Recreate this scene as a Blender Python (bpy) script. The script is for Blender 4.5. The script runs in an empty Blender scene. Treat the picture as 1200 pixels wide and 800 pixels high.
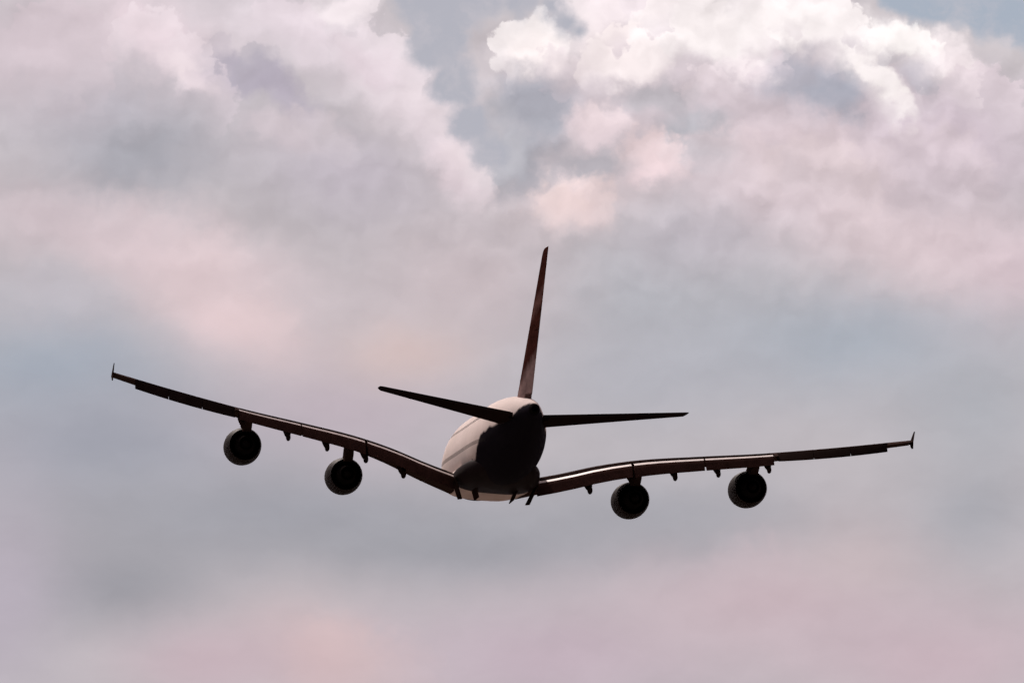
import bpy, math, random
from mathutils import Vector, Matrix, Euler

R = math.radians
sc = bpy.context.scene
C = sc.collection

# ------------------------------------------------------------------ camera
CAM_EL = R(14.0)                       # the lens looks up at the climbing airliner
F_PX = 1200 * 460 / 36.0               # focal length in photo pixels
cam_d = bpy.data.cameras.new('camera')
cam_d.lens, cam_d.sensor_width = 460, 36
cam_d.clip_start, cam_d.clip_end = 1.0, 60000
cam = bpy.data.objects.new('camera', cam_d)
C.objects.link(cam)
cam.location = (0, 0, 1.7)
cam.rotation_euler = (R(90) + CAM_EL, 0, 0)
sc.camera = cam

sc.view_settings.view_transform = 'Standard'
sc.view_settings.look = 'None'
sc.view_settings.exposure = 0
sc.view_settings.gamma = 1
sc.view_settings.use_curve_mapping = False
sc.cycles.max_bounces = 6
sc.cycles.use_adaptive_sampling = True
sc.cycles.adaptive_threshold = 0.03
sc.cycles.adaptive_min_samples = 6

# ------------------------------------------------------------------ sun
SUN_EL, SUN_AZ = R(43), R(-22)         # ahead of the aircraft and to the left, veiled by cloud
sun_d = bpy.data.lights.new('sun', 'SUN')
sun_d.energy, sun_d.angle, sun_d.color = 4.5, R(0.6), (1.0, 0.87, 0.80)
sun = bpy.data.objects.new('sun', sun_d)
C.objects.link(sun)
to_sun = Vector((math.cos(SUN_EL) * math.sin(SUN_AZ), math.cos(SUN_EL) * math.cos(SUN_AZ), math.sin(SUN_EL)))
sun.rotation_euler = to_sun.to_track_quat('Z', 'Y').to_euler()
sun.location = (0, 0, 2000)

# ------------------------------------------------------------------ world: sky and broken cumulus
SKY_STRENGTH = 0.1
world = bpy.data.worlds.new('World')
sc.world = world
world.use_nodes = True
world.cycles.sampling_method = 'MANUAL'
world.cycles.sample_map_resolution = 512
nt = world.node_tree
nt.nodes.clear()


def lin(c):
    c = c / 255.0
    return c / 12.92 if c <= 0.04045 else ((c + 0.055) / 1.055) ** 2.4


def rgb(c, k=1.0):
    return tuple(lin(v) * k for v in c) + (1.0,)


def put(sock, v):
    if isinstance(v, bpy.types.NodeSocket):
        nt.links.new(v, sock)
    elif v is not None:
        sock.default_value = v


def M(op, a, b=None, c=None, clamp=False):
    n = nt.nodes.new('ShaderNodeMath')
    n.operation, n.use_clamp = op, clamp
    for i, v in enumerate((a, b, c)):
        put(n.inputs[i], v)
    return n.outputs[0]


def V(op, a, b=None, c=None, scale=None):
    n = nt.nodes.new('ShaderNodeVectorMath')
    n.operation = op
    for i, v in enumerate((a, b, c)):
        put(n.inputs[i], v)
    if scale is not None:
        put(n.inputs['Scale'], scale)
    return n.outputs['Value'] if op in ('DOT_PRODUCT', 'LENGTH', 'DISTANCE') else n.outputs[0]


def noise(vec, scale, detail=2.0, rough=0.5, out='Fac', lac=2.0):
    n = nt.nodes.new('ShaderNodeTexNoise')
    n.noise_dimensions = '3D'
    put(n.inputs['Vector'], vec)
    n.inputs['Scale'].default_value = scale
    n.inputs['Detail'].default_value = detail
    n.inputs['Roughness'].default_value = rough
    n.inputs['Lacunarity'].default_value = lac
    return n.outputs['Color' if out == 'Color' else 0]


def smooth(x, a, b, lo=0.0, hi=1.0):
    n = nt.nodes.new('ShaderNodeMapRange')
    n.interpolation_type = 'SMOOTHSTEP'
    put(n.inputs['Value'], x)
    for k, v in zip((1, 2, 3, 4), (a, b, lo, hi)):
        put(n.inputs[k], v)
    return n.outputs[0]


def mix(f, a, b):
    n = nt.nodes.new('ShaderNodeMix')
    n.data_type = 'RGBA'
    put(n.inputs[0], f)
    put(n.inputs[6], a)
    put(n.inputs[7], b)
    return n.outputs[2]


def lump(p, cx, cy, rx, ry, ang):
    """soft elliptical lump of cloud: 1 at its middle, gaussian fall-off"""
    n = nt.nodes.new('ShaderNodeMapping')
    n.vector_type = 'TEXTURE'
    put(n.inputs['Vector'], p)
    n.inputs['Location'].default_value = ((cx - 600) / 100, (400 - cy) / 100, 0)
    n.inputs['Rotation'].default_value = (0, 0, R(ang))
    n.inputs['Scale'].default_value = (rx / 100, ry / 100, 1)
    d = V('DOT_PRODUCT', n.outputs[0], n.outputs[0])
    return M('POWER', 0.36788, d)


# compass bearing and height above the horizon of the direction looked in, in
# small steps of 0.37 degrees, counted from the middle of this part of the sky
tc = nt.nodes.new('ShaderNodeTexCoord')
sep = nt.nodes.new('ShaderNodeSeparateXYZ')
nt.links.new(tc.outputs['Generated'], sep.inputs[0])
STEP = 100 / F_PX
az = M('ARCTAN2', sep.outputs[0], sep.outputs[1])
el = M('ARCSINE', sep.outputs[2])
u = M('MULTIPLY', az, math.cos(CAM_EL) / STEP)
v = M('DIVIDE', M('SUBTRACT', el, CAM_EL), STEP)
cmb = nt.nodes.new('ShaderNodeCombineXYZ')
put(cmb.inputs[0], u)
put(cmb.inputs[1], v)
p0 = cmb.outputs[0]

# turbulence: a broad slow swirl and a fine ragged one, stronger in the upper clouds
upper = smooth(v, -0.6, 2.2)
w1 = V('SUBTRACT', noise(p0, 0.7, 2.0, 0.5, 'Color'), (0.5, 0.5, 0.5))
w2 = V('SUBTRACT', noise(p0, 2.6, 4.0, 0.55, 'Color'), (0.5, 0.5, 0.5))
p1 = V('ADD', p0, V('MULTIPLY', w1, (0.5, 0.4, 0)))
p1 = V('ADD', p1, V('SCALE', V('MULTIPLY', w2, (1, 1, 0)), scale=M('MULTIPLY_ADD', upper, 0.40, 0.15)))

# (x, y, rx, ry, turn, colour, cover) of the lumps of cloud
LUMPS = [
    # lower grey-lilac deck
    (60, 430, 170, 70, 0, (171, 179, 191), .85), (120, 520, 210, 80, 0, (168, 170, 181), .85),
    (320, 600, 300, 60, 0, (168, 168, 176), .85), (560, 640, 260, 46, 0, (166, 166, 173), .85),
    (140, 680, 130, 62, 0, (165, 164, 171), .85), (10, 700, 70, 130, 0, (189, 180, 192), .7),
    (380, 775, 95, 55, -20, (213, 195, 196), .8), (250, 780, 110, 50, 0, (202, 186, 192), .7),
    (650, 770, 220, 70, 0, (197, 184, 192), .8), (900, 700, 190, 70, 0, (203, 189, 194), .85),
    (1010, 640, 90, 50, 0, (204, 192, 194), .7), (1090, 770, 170, 70, 0, (201, 186, 192), .8),
    (780, 600, 200, 50, 0, (172, 172, 179), .7), (1140, 600, 80, 60, 0, (174, 174, 181), .75),
    (1150, 480, 100, 80, 0, (179, 181, 188), .7), (990, 395, 200, 70, 5, (176, 182, 192), .85),
    (720, 350, 150, 80, 0, (182, 184, 191), .8), (400, 480, 140, 60, 0, (193, 183, 190), .7),
    (760, 440, 150, 60, 0, (183, 183, 191), .7),
    # middle pink banks
    (550, 330, 130, 90, 0, (203, 193, 196), .8), (470, 412, 80, 35, 0, (214, 198, 196), .7),
    (200, 300, 170, 48, -14, (219, 205, 208), .85), (270, 375, 100, 45, -25, (223, 207, 209), .85),
    (60, 255, 120, 40, -5, (208, 197, 201), .7), (60, 345, 80, 40, -15, (198, 192, 199), .6),
    (1090, 290, 120, 60, -12, (217, 204, 207), .8), (930, 235, 140, 50, -8, (217, 205, 209), .8),
    (1185, 320, 60, 60, 0, (214, 200, 205), .7), (820, 280, 80, 40, 0, (196, 190, 198), .7),
    # upper left bank
    (120, 130, 140, 70, 0, (196, 190, 198), .85), (160, 180, 95, 46, 0, (177, 176, 184), .9),
    (30, 60, 90, 70, 0, (214, 204, 209), .85), (180, 35, 90, 40, -20, (234, 221, 226), .9),
    (225, 85, 50, 18, -35, (238, 227, 230), .75), (350, 40, 130, 45, -20, (231, 222, 227), .85),
    (405, 8, 40, 20, 0, (246, 238, 240), .9), (290, 85, 60, 24, -25, (186, 179, 192), .85),
    (340, 120, 50, 22, -40, (187, 179, 193), .6), (400, 205, 100, 50, -10, (194, 186, 195), .85),
    (330, 155, 55, 22, -30, (208, 199, 204), .6), (470, 120, 80, 36, -45, (230, 221, 225), .9),
    (535, 195, 60, 32, -50, (226, 215, 220), .9), (440, 70, 50, 26, -15, (222, 210, 216), .8),
    # upper right cumulus
    (850, 120, 300, 110, 0, (213, 203, 208), .8), (1110, 170, 130, 70, -10, (210, 199, 206), .9),
    (622, 125, 55, 42, 0, (180, 180, 190), .9), (600, 185, 60, 60, 0, (176, 176, 185), .9),
    (745, 0, 70, 34, 0, (240, 231, 234), .9), (700, 45, 45, 40, 0, (236, 226, 228), .8), (625, 55, 50, 28, 15, (250, 241, 240), .95),
    (740, 70, 60, 30, 10, (246, 238, 238), .85), (700, 145, 45, 22, -10, (232, 219, 223), .7),
    (672, 240, 54, 30, 8, (230, 214, 215), .75), (755, 195, 50, 22, -10, (230, 214, 217), .8),
    (775, 115, 50, 26, 5, (196, 191, 197), .85), (825, 160, 62, 36, 0, (187, 186, 193), .9),
    (700, 190, 50, 22, 0, (188, 184, 191), .8), (850, 35, 120, 34, 0, (249, 243, 243), .95),
    (950, 25, 80, 30, -5, (249, 243, 243), .95), (935, 92, 62, 32, -15, (184, 181, 191), .95),
    (985, 112, 36, 40, -20, (172, 174, 186), .85), (880, 75, 36, 18, -20, (240, 231, 233), .8),
    (1030, 95, 64, 14, -42, (250, 244, 243), .9), (1060, 50, 60, 20, -12, (252, 247, 246), .95),
    (1120, 70, 40, 20, -35, (238, 229, 231), .8), (1085, 95, 34, 16, -10, (196, 190, 199), .7),
    (940, 165, 80, 30, -10, (222, 209, 213), .7), (1010, 200, 70, 30, -20, (220, 208, 212), .6),
]
KS = 1.0 / SKY_STRENGTH


def rich(c):
    m = sum(c) / 3
    k = 1.25 if c[0] >= c[2] else 0.95
    return tuple(m + (x - m) * k for x in c)


cloud = rgb((196, 190, 194), KS)
ragged = M('MULTIPLY', M('SUBTRACT', noise(p0, 2.2, 5.0, 0.55), 0.5), 0.75)
first = True
for (cx, cy, rx, ry, a, c, cov) in LUMPS:
    g = lump(p1 if first else V('MULTIPLY_ADD', cloud, (1e-12, 1e-12, 0), p1), cx, cy, rx, ry, a)
    first = False
    if cy < 215 and (rx < 76 or sum(c) > 700):           # the small heads and hollows up there have ragged edges
        w = M('MULTIPLY', smooth(M('MULTIPLY_ADD', ragged, smooth(g, 0.02, 0.45), g), 0.14, 0.90), min(1.0, cov * 1.05))
    else:
        w = M('MULTIPLY', g, min(1.0, cov * 1.1))
    cloud = mix(w, cloud, rgb(rich(c), KS))


# billows: each a round head with a crisp sunlit outer edge that fades inwards
# (x, y, radius, bearing of the lit edge, depth of the fade, colour, cover)
HEADS = [
    (60, 75, 75, 70, 70, (216, 205, 210), .6), (170, 55, 50, 85, 40, (236, 226, 230), .6), (215, 75, 40, 60, 30, (236, 226, 230), .6), (240, 125, 46, 50, 40, (220, 210, 216), .5),
    (350, 195, 68, 80, 40, (213, 204, 208), .6), (395, 0, 48, 70, 60, (242, 234, 237), .75), (330, 50, 55, 60, 40, (232, 222, 227), .6),
    (438, 95, 66, 52, 50, (233, 224, 228), .8), (486, 155, 60, 40, 40, (233, 223, 227), .8), (530, 220, 50, 42, 36, (230, 219, 222), .8),
    (535, 127, 13, 90, 20, (205, 200, 206), .6), (556, 178, 12, 60, 20, (206, 200, 206), .5),
    (690, 25, 44, 75, 36, (240, 231, 233), .85), (622, 62, 50, 112, 48, (249, 243, 243), .95), (658, 88, 34, 80, 28, (234, 224, 227), .7),
    (735, 85, 60, 100, 46, (248, 239, 239), .85), (800, 45, 66, 95, 60, (248, 241, 241), .8), (862, 32, 74, 80, 70, (249, 243, 243), .9),
    (955, 38, 62, 58, 56, (249, 243, 243), .95), (1002, 68, 44, 55, 30, (252, 246, 246), .8), (1062, 88, 56, 78, 34, (253, 248, 247), .9),
    (1108, 108, 48, 52, 30, (240, 231, 233), .8), (1150, 135, 60, 62, 44, (224, 213, 218), .7), (965, 160, 103, 42, 24, (249, 243, 243), .9),
    (842, 112, 40, 95, 28, (236, 226, 229), .6), (905, 100, 34, 110, 22, (226, 216, 221), .5), (1070, 128, 26, 70, 18, (226, 217, 221), .55),
    (722, 48, 18, -70, 16, (208, 198, 204), .55), (772, 22, 20, -80, 18, (212, 203, 208), .5), (885, 50, 24, -60, 22, (220, 211, 215), .55),
    (1002, 46, 16, -100, 14, (204, 196, 203), .5), (1042, 66, 16, -90, 14, (203, 197, 204), .55), (1086, 96, 20, -90, 18, (192, 187, 195), .6),
    (815, 82, 26, -90, 22, (216, 206, 210), .5), (655, 100, 22, -90, 20, (205, 198, 204), .5), (925, 30, 18, -80, 16, (226, 218, 221), .5),
    (300, 78, 30, 120, 26, (188, 182, 191), .5), (255, 60, 20, 100, 18, (200, 193, 200), .4), (130, 110, 40, -90, 34, (190, 186, 194), .45),
    (702, 158, 40, 88, 34, (236, 223, 225), .75), (760, 204, 50, 82, 40, (236, 220, 221), .8), (655, 244, 34, 100, 44, (238, 222, 220), .6), (690, 240, 36, 80, 40, (234, 218, 217), .6), (672, 222, 24, 90, 24, (236, 221, 221), .5),
    (850, 215, 72, 72, 50, (224, 211, 214), .6), (950, 245, 84, 62, 60, (224, 212, 214), .6), (1090, 225, 80, 65, 60, (216, 205, 209), .6),
    (1010, 300, 60, 70, 50, (220, 207, 210), .5), (1120, 330, 60, 70, 50, (216, 203, 207), .45),
    (235, 335, 60, 70, 50, (224, 210, 212), .5), (300, 400, 46, 55, 46, (222, 206, 207), .5), (150, 300, 70, 80, 50, (219, 207, 210), .45),
    (395, 785, 58, 70, 60, (217, 197, 196), .4), (470, 790, 40, 60, 40, (212, 194, 196), .3), (880, 690, 60, 80, 50, (208, 193, 197), .35),
]
wq = V('ADD', p0, V('ADD', V('MULTIPLY', w2, (0.34, 0.34, 0)), V('MULTIPLY', w1, (0.2, 0.2, 0))))
vb = nt.nodes.new('ShaderNodeTexVoronoi')                # small knobs along the edges of the heads
vb.voronoi_dimensions, vb.feature = '2D', 'SMOOTH_F1'
vb.inputs['Scale'].default_value, vb.inputs['Smoothness'].default_value = 5.5, 0.6
vb.inputs['Detail'].default_value, vb.inputs['Roughness'].default_value = 1.0, 0.5
put(vb.inputs['Vector'], wq)
crumble = M('MULTIPLY', M('SUBTRACT', noise(p0, 3.6, 7.0, 0.62), 0.5), 0.36)
crumble = M('ADD', crumble, M('MULTIPLY', M('SUBTRACT', vb.outputs['Distance'], 0.45), 0.16))
for (cx, cy, r, a, fade, c, cov) in HEADS:
    wi = V('MULTIPLY_ADD', cloud, (1e-12, 1e-12, 0), wq)   # one after the other: keeps the shader's stack short
    d = V('SUBTRACT', wi, ((cx - 600) / 100, (400 - cy) / 100, 0))
    ln = M('ADD', V('LENGTH', d), crumble)
    soft = 0.035 if cy < 150 else (0.12 if cy < 290 else 0.30)
    inside = smooth(ln, r / 100 + soft, r / 100 - soft)
    side = V('DOT_PRODUCT', d, (math.cos(R(a)), math.sin(R(a)), 0))
    w = smooth(side, r / 100 - 2.0 * fade / 100, r / 100)
    w = M('MULTIPLY', M('MULTIPLY', inside, w), cov)
    cloud = mix(w, cloud, rgb(rich(c), KS))


# billows: the cauliflower relief of the cloud tops, lit from above
def relief(p):
    vn = nt.nodes.new('ShaderNodeTexVoronoi')
    vn.feature, vn.voronoi_dimensions = 'SMOOTH_F1', '2D'
    vn.inputs['Scale'].default_value = 1.7
    vn.inputs['Smoothness'].default_value = 0.7
    vn.inputs['Detail'].default_value = 1.0
    vn.inputs['Roughness'].default_value = 0.4
    put(vn.inputs['Vector'], p)
    return M('SUBTRACT', M('MULTIPLY', noise(p, 0.9, 5.0, 0.48), 1.5), M('MULTIPLY', vn.outputs['Distance'], 0.6))


p2 = V('ADD', p0, V('MULTIPLY', w2, (0.45, 0.45, 0)))
lit = M('SUBTRACT', relief(p2), relief(V('ADD', p2, (-0.05, 0.13, 0.0))))
strength = M('MULTIPLY_ADD', upper, 0.24, 0.03)
strength = M('MULTIPLY', strength, smooth(u, -5.0, 2.0, 0.45, 1.0))
gain = M('MULTIPLY_ADD', M('MULTIPLY', lit, strength), 1.6, 1.0)
streaks = noise(V('MULTIPLY', V('ADD', p0, V('MULTIPLY', w2, (0.5, 0.3, 0))), (0.75, 1.7, 1.0)), 0.9, 7.0, 0.58)
mott = M('MULTIPLY_ADD', M('SUBTRACT', streaks, 0.5), M('MULTIPLY_ADD', upper, 0.06, 0.17), 0.975)
gm_ = M('MULTIPLY', gain, mott)
tint = nt.nodes.new('ShaderNodeCombineXYZ')              # hollows turn a little lilac, crests a little warm
for i, e_ in enumerate((1.0, 1.03, 1.02)):
    put(tint.inputs[i], M('POWER', gm_, e_))
cloud = V('MULTIPLY', cloud, tint.outputs[0])

# outline of the two cumulus heads against the clear sky behind
GAPS = [(522, -25, 70), (512, 50, 36), (530, 100, 28), (552, 145, 25), (574, 178, 20), (648, 12, 12), (662, 26, 12), (676, 38, 8), (612, -2, 22),
        (1110, -62, 96), (1165, -12, 60), (1215, 5, 56)]
q = V('ADD', p0, V('ADD', V('MULTIPLY', w2, (0.35, 0.35, 0)), V('MULTIPLY', w1, (0.12, 0.12, 0))))
sd = None
for (cx, cy, r) in GAPS:
    d = M('SUBTRACT', V('DISTANCE', q, ((cx - 600) / 100, (400 - cy) / 100, 0)), r / 100)
    sd = d if sd is None else M('SMOOTH_MIN', sd, d, 0.15)
sd = M('ADD', sd, M('MULTIPLY', M('SUBTRACT', noise(p0, 5.0, 4.0, 0.55), 0.5), 0.16))
cover = smooth(sd, -0.10, 0.10)
rim = M('MULTIPLY', smooth(sd, 0.40, 0.04), smooth(u, -1.0, 0.6, 0.10, 0.30))
cloud = mix(M('MULTIPLY', rim, 0.6), cloud, rgb((253, 247, 246), KS))

sky = nt.nodes.new('ShaderNodeTexSky')
sky.sky_type = 'NISHITA'
sky.sun_disc = False
sky.sun_elevation, sky.sun_rotation = SUN_EL, SUN_AZ
sky.air_density, sky.dust_density, sky.ozone_density = 1.0, 1.5, 1.0
# thin high veil over the blue
clear = mix(0.93, sky.outputs[0], mix(smooth(u, 0.0, 4.0), rgb((181, 180, 188), KS), rgb((171, 179, 191), KS)))
wisp = smooth(noise(V('ADD', p0, V('MULTIPLY', w2, (0.6, 0.6, 0))), 1.8, 6.0, 0.6), 0.42, 0.72, 0.0, 0.55)
clear = mix(wisp, clear, rgb((201, 196, 202), KS))       # shreds of thin cloud in front of the clear sky
front = mix(cover, clear, cloud)

# the rest of the sky: unseen overcast, dimmed towards the back to keep the aircraft's rear dark
away = smooth(sep.outputs[1], 0.35, -0.6)
dull = V('SCALE', rgb((190, 176, 178), KS)[:3], scale=M('MULTIPLY', M('MULTIPLY_ADD', away, -0.86, 1.0),
                                                        M('MULTIPLY_ADD', noise(p0, 0.03, 4.0, 0.5), 0.8, 0.85)))
near = smooth(V('LENGTH', p0), 16.0, 9.0)
final = mix(near, dull, front)
tone = nt.nodes.new('ShaderNodeGamma')
put(tone.inputs[0], V('SCALE', final, scale=1 / (6.2)))
tone.inputs[1].default_value = 1.16
final = V('SCALE', tone.outputs[0], scale=6.2)
bg = nt.nodes.new('ShaderNodeBackground')
put(bg.inputs['Color'], final)
bg.inputs['Strength'].default_value = SKY_STRENGTH
out = nt.nodes.new('ShaderNodeOutputWorld')
nt.links.new(bg.outputs[0], out.inputs['Surface'])


# ------------------------------------------------------------------ materials
def material(name, base, rough=0.4, metal=0.0, coat=0.0, grime=0.25, scale=0.6, build=None, spec=0.25):
    m = bpy.data.materials.new(name)
    m.use_nodes = True
    t = m.node_tree
    b = t.nodes['Principled BSDF']
    b.inputs['Roughness'].default_value = rough
    b.inputs['Metallic'].default_value = metal
    b.inputs['Coat Weight'].default_value = coat
    b.inputs['Specular IOR Level'].default_value = spec
    b.inputs['Coat Roughness'].default_value = 0.15
    co = t.nodes.new('ShaderNodeTexCoord')
    mp = t.nodes.new('ShaderNodeMapping')
    mp.inputs['Scale'].default_value = (1.0, 0.25, 1.0)          # streaks run along the airflow
    t.links.new(co.outputs['Object'], mp.inputs[0])
    n = t.nodes.new('ShaderNodeTexNoise')
    n.inputs['Scale'].default_value = scale
    n.inputs['Detail'].default_value = 6
    n.inputs['Roughness'].default_value = 0.6
    t.links.new(mp.outputs[0], n.inputs['Vector'])
    mr = t.nodes.new('ShaderNodeMapRange')
    mr.inputs[1].default_value, mr.inputs[2].default_value = 0.3, 0.7
    mr.inputs[3].default_value, mr.inputs[4].default_value = 1.0 - grime, 1.0
    t.links.new(n.outputs[0], mr.inputs[0])
    mul = t.nodes.new('ShaderNodeMix')
    mul.data_type, mul.blend_type = 'RGBA', 'MULTIPLY'
    mul.inputs[0].default_value = 1.0
    mul.inputs[6].default_value = (*base, 1)
    if build:
        t.links.new(build(t, co), mul.inputs[6])
    cb = t.nodes.new('ShaderNodeCombineColor')
    for i in range(3):
        t.links.new(mr.outputs[0], cb.inputs[i])
    t.links.new(cb.outputs[0], mul.inputs[7])
    t.links.new(mul.outputs[2], b.inputs['Base Color'])
    bp = t.nodes.new('ShaderNodeBump')
    bp.inputs['Strength'].default_value = 0.08
    bp.inputs['Distance'].default_value = 0.02
    t.links.new(n.outputs[0], bp.inputs['Height'])
    t.links.new(bp.outputs[0], b.inputs['Normal'])
    return m


def tmath(t, op, a, b=None, c=None):
    n = t.nodes.new('ShaderNodeMath')
    n.operation = op
    for i, x in enumerate((a, b, c)):
        if isinstance(x, bpy.types.NodeSocket):
            t.links.new(x, n.inputs[i])
        elif x is not None:
            n.inputs[i].default_value = x
    return n.outputs[0]


def ramp(t, x, stops, interp='CONSTANT'):
    n = t.nodes.new('ShaderNodeValToRGB')
    n.color_ramp.interpolation = interp
    e = n.color_ramp.elements
    while len(e) < len(stops):
        e.new(0.5)
    for k, (pos, c) in enumerate(stops):
        e[k].position, e[k].color = pos, (*c, 1)
    t.links.new(x, n.inputs[0])
    return n.outputs[0]


def livery_and_tail_shade(t, co):
    # white upper body; dark lower paint, raised towards the tail to paint in the shade there
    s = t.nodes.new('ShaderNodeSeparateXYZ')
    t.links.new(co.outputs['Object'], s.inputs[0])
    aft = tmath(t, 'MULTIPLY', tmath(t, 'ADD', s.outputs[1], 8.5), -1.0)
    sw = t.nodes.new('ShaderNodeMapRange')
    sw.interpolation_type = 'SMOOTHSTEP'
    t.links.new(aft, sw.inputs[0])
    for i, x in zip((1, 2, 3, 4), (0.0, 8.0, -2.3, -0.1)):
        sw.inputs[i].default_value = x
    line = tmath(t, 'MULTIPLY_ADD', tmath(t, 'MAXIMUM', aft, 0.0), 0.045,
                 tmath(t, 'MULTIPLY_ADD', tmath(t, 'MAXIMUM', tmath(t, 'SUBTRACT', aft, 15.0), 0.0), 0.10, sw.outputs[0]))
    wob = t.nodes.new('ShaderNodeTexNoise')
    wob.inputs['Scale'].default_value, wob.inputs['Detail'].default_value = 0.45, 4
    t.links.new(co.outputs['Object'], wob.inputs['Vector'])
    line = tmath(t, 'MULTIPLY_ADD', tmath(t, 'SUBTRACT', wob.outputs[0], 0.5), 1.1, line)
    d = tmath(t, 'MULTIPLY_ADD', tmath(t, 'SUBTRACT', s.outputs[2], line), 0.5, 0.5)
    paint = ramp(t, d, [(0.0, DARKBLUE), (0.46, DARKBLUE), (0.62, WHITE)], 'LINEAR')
    # two rows of cabin windows, and the joints between the skin panels
    cell = tmath(t, 'ABSOLUTE', tmath(t, 'SUBTRACT', tmath(t, 'FRACT', tmath(t, 'DIVIDE', s.outputs[1], 0.62)), 0.5), None)
    pane = tmath(t, 'LESS_THAN', cell, 0.24)
    rows = None
    for z in (-0.55, 2.05):
        r_ = tmath(t, 'LESS_THAN', tmath(t, 'ABSOLUTE', tmath(t, 'SUBTRACT', s.outputs[2], z), None), 0.19)
        rows = r_ if rows is None else tmath(t, 'MAXIMUM', rows, r_)
    span = tmath(t, 'MULTIPLY', tmath(t, 'GREATER_THAN', s.outputs[1], -17.0), tmath(t, 'LESS_THAN', s.outputs[1], 27.0))
    dark = tmath(t, 'MULTIPLY', tmath(t, 'MULTIPLY', pane, rows), span)
    joint = tmath(t, 'LESS_THAN', tmath(t, 'ABSOLUTE', tmath(t, 'SUBTRACT', tmath(t, 'FRACT', tmath(t, 'DIVIDE', s.outputs[1], 3.4)), 0.5), None), 0.008)
    dark = tmath(t, 'MAXIMUM', dark, tmath(t, 'MULTIPLY', joint, 0.22))
    mx = t.nodes.new('ShaderNodeMix')
    mx.data_type = 'RGBA'
    t.links.new(dark, mx.inputs[0])
    t.links.new(paint, mx.inputs[6])
    mx.inputs[7].default_value = (0.03, 0.025, 0.025, 1)
    return mx.outputs[2]


def livery_fin(t, co):
    # pale foot at the back, dark red field above it, one paler sweep half way up
    s = t.nodes.new('ShaderNodeSeparateXYZ')
    t.links.new(co.outputs['Object'], s.inputs[0])
    fwd = tmath(t, 'ADD', s.outputs[1], 31.0)                    # 0 at the foot of the trailing edge
    h = tmath(t, 'SUBTRACT', s.outputs[2], 4.0)
    k = tmath(t, 'MULTIPLY_ADD', fwd, 0.27, h)                   # height above a line falling forward
    k = tmath(t, 'MULTIPLY', k, 1 / 18.0)
    wob = t.nodes.new('ShaderNodeTexNoise')                      # brushed edge and thin streaks
    wob.inputs['Scale'].default_value, wob.inputs['Detail'].default_value = 0.9, 5
    t.links.new(co.outputs['Object'], wob.inputs['Vector'])
    k = tmath(t, 'MULTIPLY_ADD', tmath(t, 'SUBTRACT', wob.outputs[0], 0.5), 0.10, k)
    pale, red, mid = (0.27, 0.185, 0.18), (0.062, 0.021, 0.017), (0.13, 0.065, 0.06)
    return ramp(t, k, [(0.0, pale), (0.12, pale), (0.20, red), (0.38, red), (0.42, mid), (0.47, mid), (0.52, red), (1.0, (0.055, 0.02, 0.018))], 'LINEAR')


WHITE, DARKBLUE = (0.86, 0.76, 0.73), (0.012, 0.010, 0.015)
MAT = {
    'body': material('livery paint with tail shade', WHITE, 0.6, 0, 0.0, 0.16, 0.5, livery_and_tail_shade, 0.001),
    'fin': material('fin paint', WHITE, 0.8, 0, 0.0, 0.5, 1.1, livery_fin, 0.0),
    'belly': material('dark belly paint with shade', (0.022, 0.016, 0.018), 0.5, 0, 0.0, 0.4, 0.9, None, 0.002),
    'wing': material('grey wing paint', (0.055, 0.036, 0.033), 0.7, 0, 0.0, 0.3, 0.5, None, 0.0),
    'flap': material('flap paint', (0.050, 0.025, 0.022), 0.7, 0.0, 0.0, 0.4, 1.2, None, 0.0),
    'pale': material('pale belly paint', (0.72, 0.60, 0.55), 0.6, 0, 0.0, 0.25, 0.6, None, 0.05),
    'nose': material('sunlit flap nose', (0.66, 0.57, 0.55), 0.45, 0.0, 0.0, 0.35, 1.2),  # sunlight along the flap nose, put into a pale colour
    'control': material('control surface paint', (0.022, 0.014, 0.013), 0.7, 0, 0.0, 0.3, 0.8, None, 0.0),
    'fairing': material('fairing paint', (0.035, 0.022, 0.02), 0.6, 0, 0, 0.4, 0.8, None, 0.0),
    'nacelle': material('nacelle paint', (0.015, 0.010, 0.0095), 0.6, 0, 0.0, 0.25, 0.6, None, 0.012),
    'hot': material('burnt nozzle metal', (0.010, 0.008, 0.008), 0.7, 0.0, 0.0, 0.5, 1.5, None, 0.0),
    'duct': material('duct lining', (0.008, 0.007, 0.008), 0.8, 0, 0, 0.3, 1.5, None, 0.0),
}

# ------------------------------------------------------------------ mesh helpers
CY = 36.0                              # station behind the nose that sits at the Empty


def make(name, verts, faces, mat, parent, sharp=35):
    me = bpy.data.meshes.new(name)
    me.from_pydata([tuple(p) for p in verts], [], faces)
    import bmesh
    bm = bmesh.new()
    bm.from_mesh(me)
    bmesh.ops.recalc_face_normals(bm, faces=bm.faces)
    bm.to_mesh(me)
    bm.free()
    for f in me.polygons:
        f.use_smooth = True
    me.set_sharp_from_angle(angle=R(sharp))
    me.materials.append(MAT[mat])
    o = bpy.data.objects.new(name, me)
    C.objects.link(o)
    o.parent = parent
    return o


def loft(sections, cap=True):
    n = len(sections[0])
    V_, F_ = [], []
    for s in sections:
        V_ += s
    for i in range(len(sections) - 1):
        for j in range(n):
            k = (j + 1) % n
            F_.append((i * n + j, i * n + k, (i + 1) * n + k, (i + 1) * n + j))
    if cap:
        F_.append(tuple(range(n)))
        F_.append(tuple((len(sections) - 1) * n + j for j in range(n)))
    return V_, F_


def merge(*parts):
    V_, F_ = [], []
    for (a, b) in parts:
        o = len(V_)
        V_ += a
        F_ += [tuple(i + o for i in f) for f in b]
    return V_, F_


def interp(table, x):
    if x <= table[0][0]:
        return table[0][1]
    for (a, va), (b, vb) in zip(table, table[1:]):
        if x <= b:
            return va + (vb - va) * (x - a) / (b - a)
    return table[-1][1]


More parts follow.
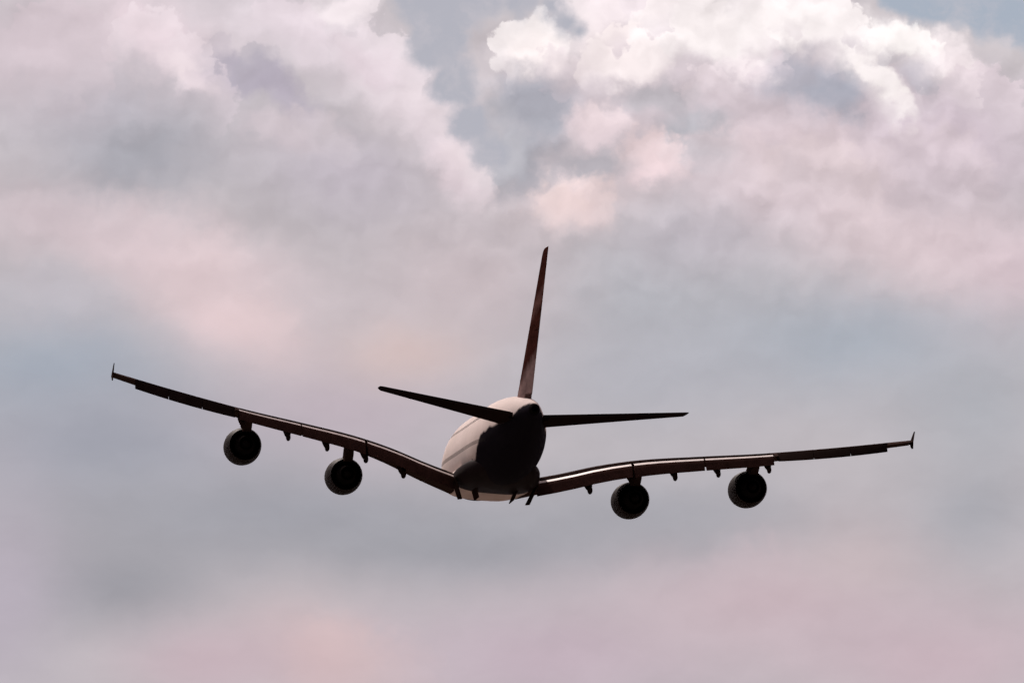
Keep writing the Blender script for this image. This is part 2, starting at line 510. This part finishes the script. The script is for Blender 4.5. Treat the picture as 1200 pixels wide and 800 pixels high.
def smooth_interp(table, x):
    """monotone-ish cubic (Catmull-Rom) through the table"""
    xs = [a for a, _ in table]
    ys = [b for _, b in table]
    if x <= xs[0]:
        return ys[0]
    if x >= xs[-1]:
        return ys[-1]
    i = max(k for k in range(len(xs)) if xs[k] <= x)
    i = min(i, len(xs) - 2)
    h = xs[i + 1] - xs[i]
    t = (x - xs[i]) / h
    m0 = (ys[i + 1] - ys[i - 1]) / (xs[i + 1] - xs[i - 1]) if i > 0 else (ys[1] - ys[0]) / h
    m1 = (ys[i + 2] - ys[i]) / (xs[i + 2] - xs[i]) if i + 2 < len(xs) else (ys[-1] - ys[-2]) / h
    return ((2 * t**3 - 3 * t**2 + 1) * ys[i] + (t**3 - 2 * t**2 + t) * h * m0
            + (-2 * t**3 + 3 * t**2) * ys[i + 1] + (t**3 - t**2) * h * m1)


# ------------------------------------------------------------------ ground (far below, it only returns light)
gm = material('dry sandy ground', (0.14, 0.11, 0.09), 0.9, 0, 0, 0.4, 0.01)
gv, gf = [(0, 0, 0)], []
for i in range(96):
    a = 2 * math.pi * i / 96
    gv.append((30000 * math.cos(a), 30000 * math.sin(a), 0))
for i in range(96):
    gf.append((0, 1 + i, 1 + (i + 1) % 96))
gme = bpy.data.meshes.new('ground')
gme.from_pydata(gv, [], gf)
gme.materials.append(gm)
ground = bpy.data.objects.new('ground', gme)
C.objects.link(ground)
ground['kind'] = 'structure'

# ------------------------------------------------------------------ the airliner
YAW, ALPHA, ROLL = R(5.8), R(4.2), R(3.5)
jet = bpy.data.objects.new('airliner', None)
C.objects.link(jet)
jet['label'] = 'four engined double deck airliner flying away and banking under the clouds with flaps down'
jet['category'] = 'airplane'
cf = Vector((0, math.cos(CAM_EL), math.sin(CAM_EL)))
cu = Vector((0, -math.sin(CAM_EL), math.cos(CAM_EL)))
jet.location = Vector(cam.location) + cf * 1310.0 + Vector((1, 0, 0)) * -1.36 + cu * -10.56
jet.rotation_mode = 'QUATERNION'
jet.rotation_quaternion = (Matrix.Rotation(YAW, 3, 'Z') @ Matrix.Rotation(CAM_EL - ALPHA, 3, 'X')
                           @ Matrix.Rotation(ROLL, 3, 'Y')).to_quaternion()

# ---- fuselage: stations (s, z of centre, half width, half height)
FUS = [(0.0, -1.3, 0.05, 0.05), (0.5, -1.25, 0.75, 0.7), (1.5, -1.1, 1.4, 1.35), (3, -0.85, 2.05, 2.0), (5, -0.5, 2.7, 2.75),
       (8, -0.2, 3.05, 3.35), (11, -0.08, 3.3, 3.75), (14, -0.02, 3.47, 4.05), (18, 0, 3.57, 4.2), (28, 0, 3.57, 4.2), (42, 0, 3.57, 4.2),
       (46, 0.05, 3.52, 4.12), (50, 0.2, 3.32, 3.84), (54, 0.46, 2.95, 3.38), (58, 0.74, 2.42, 2.80), (62, 1.02, 1.83, 2.16),
       (65, 1.22, 1.37, 1.62), (67.5, 1.37, 0.96, 1.15), (69.2, 1.46, 0.66, 0.78), (70.0, 1.5, 0.52, 0.58)]


def fus_at(s):
    return [smooth_interp([(r[0], r[k]) for r in FUS], s) for k in (1, 2, 3)]


def ring(s, zc, hw, hh, n=56, e=2.12):
    out_ = []
    for j in range(n):
        a = 2 * math.pi * j / n
        c_, s_ = math.cos(a), math.sin(a)
        k = (abs(c_) ** e + abs(s_) ** e) ** (-1 / e)
        # the egg of a double decker: widest a little below the middle
        x = hw * c_ * k * (1 - 0.09 * max(s_, 0))
        out_.append((x, CY - s, zc + hh * s_ * k))
    return out_


st = [0, .15, .5, 1, 1.5, 2.2, 3, 4, 5, 6.5, 8, 9.5, 11, 12.5, 14] + [14 + 2 * i for i in range(1, 15)] + \
     [44, 46, 48, 50, 52, 54, 56, 58, 60, 62, 63.5, 65, 66.3, 67.5, 68.4, 69.2, 69.7, 70.0]
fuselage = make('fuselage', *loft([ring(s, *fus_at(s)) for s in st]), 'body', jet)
# exhaust of the tail generator
ap = []
for (s, r) in ((69.9, .48), (70.5, .42), (70.9, .36), (70.9, .28), (70.2, .26)):
    ap.append([(r * math.cos(2 * math.pi * j / 24), CY - s, 1.51 + 1.1 * r * math.sin(2 * math.pi * j / 24)) for j in range(24)])
make('tail_exhaust', *loft(ap), 'hot', fuselage)

# ---- belly fairing under the wing roots
BF = [(15.5, -3.4, 1.2, .3), (17.5, -3.3, 2.8, .85), (20, -3.2, 3.6, 1.2), (24, -3.15, 4.05, 1.38), (33, -3.1, 4.12, 1.4), (34, -3.1, 4.15, 1.4),
      (39, -3.0, 4.1, 1.42), (43, -2.8, 3.7, 1.3), (46, -2.6, 3.0, 1.05), (49, -2.4, 1.9, .7), (50.5, -2.3, 1.0, .3)]
fairing = make('belly_fairing', *loft([ring(s, z, w, h, 40, 2.9) for (s, z, w, h) in BF]), 'belly', jet)
fairing.data.materials.append(MAT['pale'])
for f in fairing.data.polygons:                          # pale body colour ahead; the aft half's shade is put into its dark paint
    if CY - f.center.y < 33.5:
        f.material_index = 1


# ---- wings
def s_le(y):
    return 20.3 + (y - 3.57) * 0.70


S_TE = [(0, 37.7), (3.57, 38.0), (14.2, 40.4), (39.9, 49.7)]
Z75 = [(2.0, -4.14), (3.6, -3.74), (7, -2.82), (10.5, -1.72), (14.5, -0.80), (20, -0.05), (26, 0.70), (33, 1.80), (39.9, 3.04)]
TWIST = [(3.57, 1.6), (14, 2.0), (26, 1.6), (39.9, 0.5)]
TC = [(3.57, .095), (14, .092), (26, .095), (33, .105), (39.9, .11)]


def foil(x, t, upper):
    yt = 5 * t * (.2969 * math.sqrt(max(x, 0)) - .126 * x - .3516 * x * x + .2843 * x**3 - .1036 * x**4)
    cam_ = 0.018 * math.sin(math.pi * x ** 1.35)
    return cam_ + (yt if upper else -yt)


def wing_frame(y):
    le, te = s_le(y), interp(S_TE, y)
    c = te - le
    tw = R(interp(TWIST, y))
    z75 = smooth_interp(Z75, y)

    def pt(x, z, side):
        """x along the chord 0..1, z in metres above the chord"""
        dx = (x - .75) * c
        s = le + .75 * c + dx * math.cos(tw) + z * math.sin(tw)
        return (side * y, CY - s, z75 - dx * math.sin(tw) + z * math.cos(tw))
    return c, pt


def wing_section(y, side, xu, xl, nx=16):
    c, pt = wing_frame(y)
    t = interp(TC, y)
    sec = []
    for i in range(nx + 1):
        b = i / nx
        x = xu * (1 - b) ** 1.6
        sec.append(pt(x, foil(x, t, True) * c, side))
    for i in range(1, nx + 1):
        b = i / nx
        x = xl * b ** 1.6
        sec.append(pt(x, foil(x, t, False) * c, side))
    return sec


FLAPS = [(4.15, 13.3), (13.55, 20.2), (20.35, 26.8)]
AILERONS = [(27.25, 30.6), (30.65, 34.1), (34.15, 37.6)]
TRACKS = [9.4, 13.4, 17.5, 21.6, 26.4]


def spans(y0, y1, n):
    return [y0 + (y1 - y0) * i / n for i in range(n + 1)]


def flap_chord(y):
    return interp([(4, 3.3), (13.4, 3.1), (20, 2.75), (27, 2.4)], y)


def flap_section(y, side, defl, fc=None):
    """a cambered flap run out behind the spoilers: its nose nearly level, its tail pointing steeply down"""
    c, pt = wing_frame(y)
    cf_ = fc or flap_chord(y)
    t = interp(TC, y)
    x0 = .765
    cf_ += .033 * c
    z0 = foil(x0, t, True) * c - .045
    n = 12
    line = [(0.0, 0.0)]
    for i in range(n):                                   # the upper line, turning down along the chord
        f = (i + .5) / n
        a = R(defl * .48 + max(0, min(1, (f - .33) / .2)) * defl * .82)
        line.append((line[-1][0] + math.cos(a) / n, line[-1][1] - math.sin(a) / n))
    pts = [(x * cf_, z * cf_) for x, z in line]
    low = []
    for i in range(n, -1, -1):
        f = i / n
        th = (.16 * math.sqrt(max(f, .012)) * (1 - f) ** .8 * 1.25 + .006) * cf_
        low.append((pts[i][0] - .35 * th * (1 - f), pts[i][1] - th))
    sec = []
    for (x, z) in pts[::-1] + low[::-1]:
        sec.append(pt(x0 + (x - .03 * cf_) / c, z0 + z, side))
    return sec


def aileron_section(y, side, defl):
    c, pt = wing_frame(y)
    t = interp(TC, y)
    xh, d = .70, R(defl)
    zh = (foil(xh, t, True) + foil(xh, t, False)) / 2 * c
    sec = []
    n = 6
    for up in (True, False):
        for i in range(n + 1):
            b = i / n
            x = 1 - b * (1 - xh) if up else xh + b * (1 - xh)
            X = (x - xh) * c
            Z = foil(x, t, up) * c - zh + (.01 if up else -.01)
            sec.append(pt(xh + (X * math.cos(d) + Z * math.sin(d)) / c, zh - X * math.sin(d) + Z * math.cos(d), side))
    return sec


def canoe(y, side, r, length, drop, s_off):
    """flap track fairing: a slim pod that tilts down with the flap"""
    c, pt = wing_frame(y)
    t = interp(TC, y)
    secs = []
    for i in range(13):
        b = i / 12
        k = (math.sin(math.pi * min(1, b * 1.02 + .0)) ** .6) if b < .5 else (math.cos((b - .5) * math.pi * .98)) ** .6
        k = max(k, .03) if b < .5 else max(k, .60)
        x = .55 + (b - .28) * length / c
        zz = foil(.6, t, False) * c - .15 - max(0, b - .30) ** 1.5 * drop
        base = pt(x, zz, side)
        secs.append([(base[0] + r * .75 * k * math.cos(a), base[1] + s_off, base[2] + r * 1.15 * k * math.sin(a))
                     for a in [2 * math.pi * j / 14 for j in range(14)]])
    return loft(secs)


def engine(y, side, s_nozzle, zc):
    cx = side * y

    def rev(prof, n=40, close=False):
        secs = [[(cx + r * math.cos(2 * math.pi * j / n), CY - (s_nozzle + s), zc + r * math.sin(2 * math.pi * j / n) - toe * 0)
                 for j in range(n)] for (s, r) in prof]
        return loft(secs, cap=not close)
    toe = 0
    # shell: outside from nozzle lip forward round the inlet lip, then back inside
    prof = [(0, 1.55), (-1.0, 1.74), (-2.2, 1.82), (-3.5, 1.86), (-4.6, 1.81), (-5.2, 1.74), (-5.45, 1.62), (-5.5, 1.54),
            (-5.4, 1.47), (-4.8, 1.42), (-3.8, 1.45), (-3.75, .3), (-2.5, .3), (-2.4, 1.50), (-1.0, 1.50), (0, 1.52)]
    a = rev(prof, close=True)
    n = 40
    k = len(prof)
    a[1].extend([((k - 1) * n + j, (k - 1) * n + (j + 1) % n, (j + 1) % n, j) for j in range(n)])
    eng = make('engine', *a, 'nacelle', jet)
    make('bypass_duct', *rev([(-2.2, 1.44), (-1.9, 1.44), (-1.9, .9), (-2.2, .9)]), 'duct', eng)
    core = [(-2.3, 1.0), (-1.0, 1.08), (0, 1.0), (.9, .86), (1.7, .70), (1.72, .66), (1.0, .60), (.4, .58)]
    make('core_nozzle', *rev(core), 'hot', eng)
    make('exhaust_cone', *rev([(.3, .46), (1.2, .46), (1.8, .36), (2.3, .22), (2.65, .06)]), 'hot', eng)
    # pylon up to and under the wing
    c, pt = wing_frame(y)
    t = interp(TC, y)
    secs = []
    for i in range(11):
        b = i / 10
        s = s_nozzle - 4.3 + b * 9.6
        xw = (s - s_le(y)) / c
        top = zc + 1.9 + .9 * min(1, b * 2.2)
        if xw > 0.02:
            top = pt(xw, foil(xw, t, False) * c + .12, side)[2]
        bot = zc + interp([(0, 1.6), (.45, 1.35), (.6, 1.2), (1, 2.4)], b)
        bot = min(bot, top - .06)
        w = .42 * math.sin(math.pi * min(.93, max(.07, b))) ** .5
        secs.append([(cx - w, CY - s, bot), (cx + w, CY - s, bot), (cx + w * .9, CY - s, top), (cx - w * .9, CY - s, top)])
    make('pylon', *loft(secs), 'fairing', eng)
    return eng


def thin_plate(corners, th):
    """plate between four corners, thickened along its normal"""
    p = [Vector(c_) for c_ in corners]
    nrm = (p[1] - p[0]).cross(p[3] - p[0]).normalized() * th / 2
    v_ = [tuple(q_ + nrm) for q_ in p] + [tuple(q_ - nrm) for q_ in p]
    f_ = [(0, 1, 2, 3), (7, 6, 5, 4)] + [(i, (i + 1) % 4, 4 + (i + 1) % 4, 4 + i) for i in range(4)]
    return v_, f_


for side in (-1, 1):
    zones = [(3.35, 13.42, .765, .70, 10), (13.42, 20.28, .765, .70, 6), (20.28, 26.9, .765, .70, 6),
             (26.9, 27.2, .97, .97, 1), (27.2, 37.65, .71, .69, 8), (37.65, 39.9, 1.0, 1.0, 4)]
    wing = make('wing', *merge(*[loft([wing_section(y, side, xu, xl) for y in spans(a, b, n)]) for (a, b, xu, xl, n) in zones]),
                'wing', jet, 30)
    for k, (a, b) in enumerate(FLAPS):
        defl = (26, 27, 27)[k]
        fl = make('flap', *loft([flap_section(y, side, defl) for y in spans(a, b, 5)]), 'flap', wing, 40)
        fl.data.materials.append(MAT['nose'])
        for f in fl.data.polygons:                       # pale strip along the upper nose: sun catching it, put into the colour
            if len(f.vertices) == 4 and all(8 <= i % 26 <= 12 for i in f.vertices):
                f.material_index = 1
    for (a, b) in AILERONS:
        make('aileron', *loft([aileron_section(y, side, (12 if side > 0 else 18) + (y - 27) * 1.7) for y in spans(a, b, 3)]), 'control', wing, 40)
    # spoiler panels on the upper surface ahead of the flaps
    edges = [4.6, 7.4, 10.4, 13.3, 15.6, 17.9, 20.2, 22.4, 24.6, 26.7]
    for a, b in zip(edges, edges[1:]):
        secs = []
        for y in (a + .04, (a + b) / 2, b - .04):
            c, pt = wing_frame(y)
            t = interp(TC, y)
            top = [pt(x, foil(x, t, True) * c + .02, side) for x in (.64, .68, .71, .74, .768)]
            bot = [pt(x, foil(x, t, True) * c - .03, side) for x in (.768, .74, .71, .68, .64)]
            secs.append(top + bot)
        make('spoiler', *loft(secs), 'control', wing, 40)
    for y in TRACKS:
        make('flap_track_fairing', *canoe(y, side, interp([(5, .60), (27, .50)], y), interp([(5, 7.0), (27, 5.0)], y),
                                          interp([(5, 2.0), (27, 1.75)], y), 0), 'fairing', wing, 50)
    # wing tip fence: a swept blade above and below the tip
    c, pt = wing_frame(39.9)
    secs = []
    for (dz, x0, x1) in ((1.0, .98, 1.14), (.6, .72, 1.08), (.0, .35, 1.02), (-.45, .6, 1.04), (-.68, .85, 1.06)):
        b0, b1 = pt(x0, dz, side), pt(x1, dz, side)
        xo = side * (39.95 + .02 * abs(dz))
        secs.append([(xo - .03, b0[1], b0[2]), (xo + .03, b0[1], b0[2]), (xo + .02, b1[1], b1[2]), (xo - .02, b1[1], b1[2])])
    make('wingtip_fence', *loft(secs), 'fairing', wing)
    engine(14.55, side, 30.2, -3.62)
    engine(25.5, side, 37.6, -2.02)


# ---- tailplane and elevators
def tail_section(y, side, x0, x1, n=9):
    b = (y - 1.0) / 14.2
    le, te = 56.6 + b * 10.6, 67.0 + b * 3.6
    c = te - le
    t = .105 - .015 * b
    inc = R(1.5)
    zr = 1.13 + (y - 1.5) * .096
    sec = []
    for up in (True, False):
        for i in range(n + 1):
            f = i / n
            x = x1 - (x1 - x0) * f if up else x0 + (x1 - x0) * f
            if x0 == 0:
                q_ = (1 - f) if up else f
                x = x1 * q_ ** 1.6
            yt = 5 * t * (.2969 * math.sqrt(x) - .126 * x - .3516 * x * x + .2843 * x**3 - .1026 * x**4)
            z = (yt if up else -yt) * c
            s = le + x * c
            sec.append((side * y, CY - s, zr + z + (x - .6) * c * math.sin(inc)))
    return sec


for side in (-1, 1):
    ys = spans(.9, 14.6, 10)
    secs = [tail_section(y, side, 0, .70) for y in ys]
    tip = [(14.9, .8), (15.1, .5), (15.2, .2)]
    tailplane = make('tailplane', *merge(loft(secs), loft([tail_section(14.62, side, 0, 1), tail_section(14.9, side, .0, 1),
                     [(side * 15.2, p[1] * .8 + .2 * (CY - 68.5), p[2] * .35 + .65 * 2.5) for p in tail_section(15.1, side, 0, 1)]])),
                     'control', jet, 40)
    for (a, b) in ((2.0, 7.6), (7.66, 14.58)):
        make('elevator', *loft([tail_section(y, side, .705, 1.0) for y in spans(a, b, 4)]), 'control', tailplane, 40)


# ---- fin and rudders
FIN_DROP = -.45


def fin_section(z, x0, x1, n=9):
    b = (z - 3.2) / 14.6
    le, te = 54.2 + b * 13.4, 66.7 + b * 5.2
    c = te - le
    t = .088 - .01 * b
    sec = []
    for up in (True, False):
        for i in range(n + 1):
            f = i / n
            x = x1 - (x1 - x0) * f if up else x0 + (x1 - x0) * f
            if x0 == 0:
                x = x1 * ((1 - f) if up else f) ** 1.6
            yt = 5 * t * (.2969 * math.sqrt(x) - .126 * x - .3516 * x * x + .2843 * x**3 - .1026 * x**4)
            sec.append(((yt if up else -yt) * c, CY - (le + x * c), z + FIN_DROP))
    return sec


zs = spans(2.2, 17.2, 12)
cap_ = [[(p[0] * k, p[1] * (1 - (1 - k) * .25) + (CY - 70.6) * (1 - k) * .25, p[2]) for p in fin_section(z, 0, 1)]
        for (z, k) in ((17.22, 1), (17.55, .9), (17.78, .6), (17.85, .3))]
fin = make('tail_fin', *merge(loft([fin_section(z, 0, .68) for z in zs]), loft(cap_)), 'fin', jet, 40)
for (a, b) in ((3.9, 9.9), (9.96, 17.18)):
    make('rudder', *loft([fin_section(z, .685, 1.0) for z in spans(a, b, 4)]), 'fin', fin, 40)

# ---- landing gear doors still open under the belly, gear on its way in
for side in (-1, 1):
    make('gear_door', *thin_plate([(side * 4.15, CY - 33.5, -3.6), (side * 4.15, CY - 37.5, -3.6),
                                   (side * 3.4, CY - 37.5, -5.6), (side * 3.4, CY - 33.5, -5.4)], .10), 'fairing', jet)
    make('gear_door', *thin_plate([(side * 2.1, CY - 33.5, -4.35), (side * 2.1, CY - 38.0, -4.25),
                                   (side * 1.75, CY - 38.0, -5.3), (side * 1.75, CY - 33.5, -5.4)], .09), 'fairing', jet)
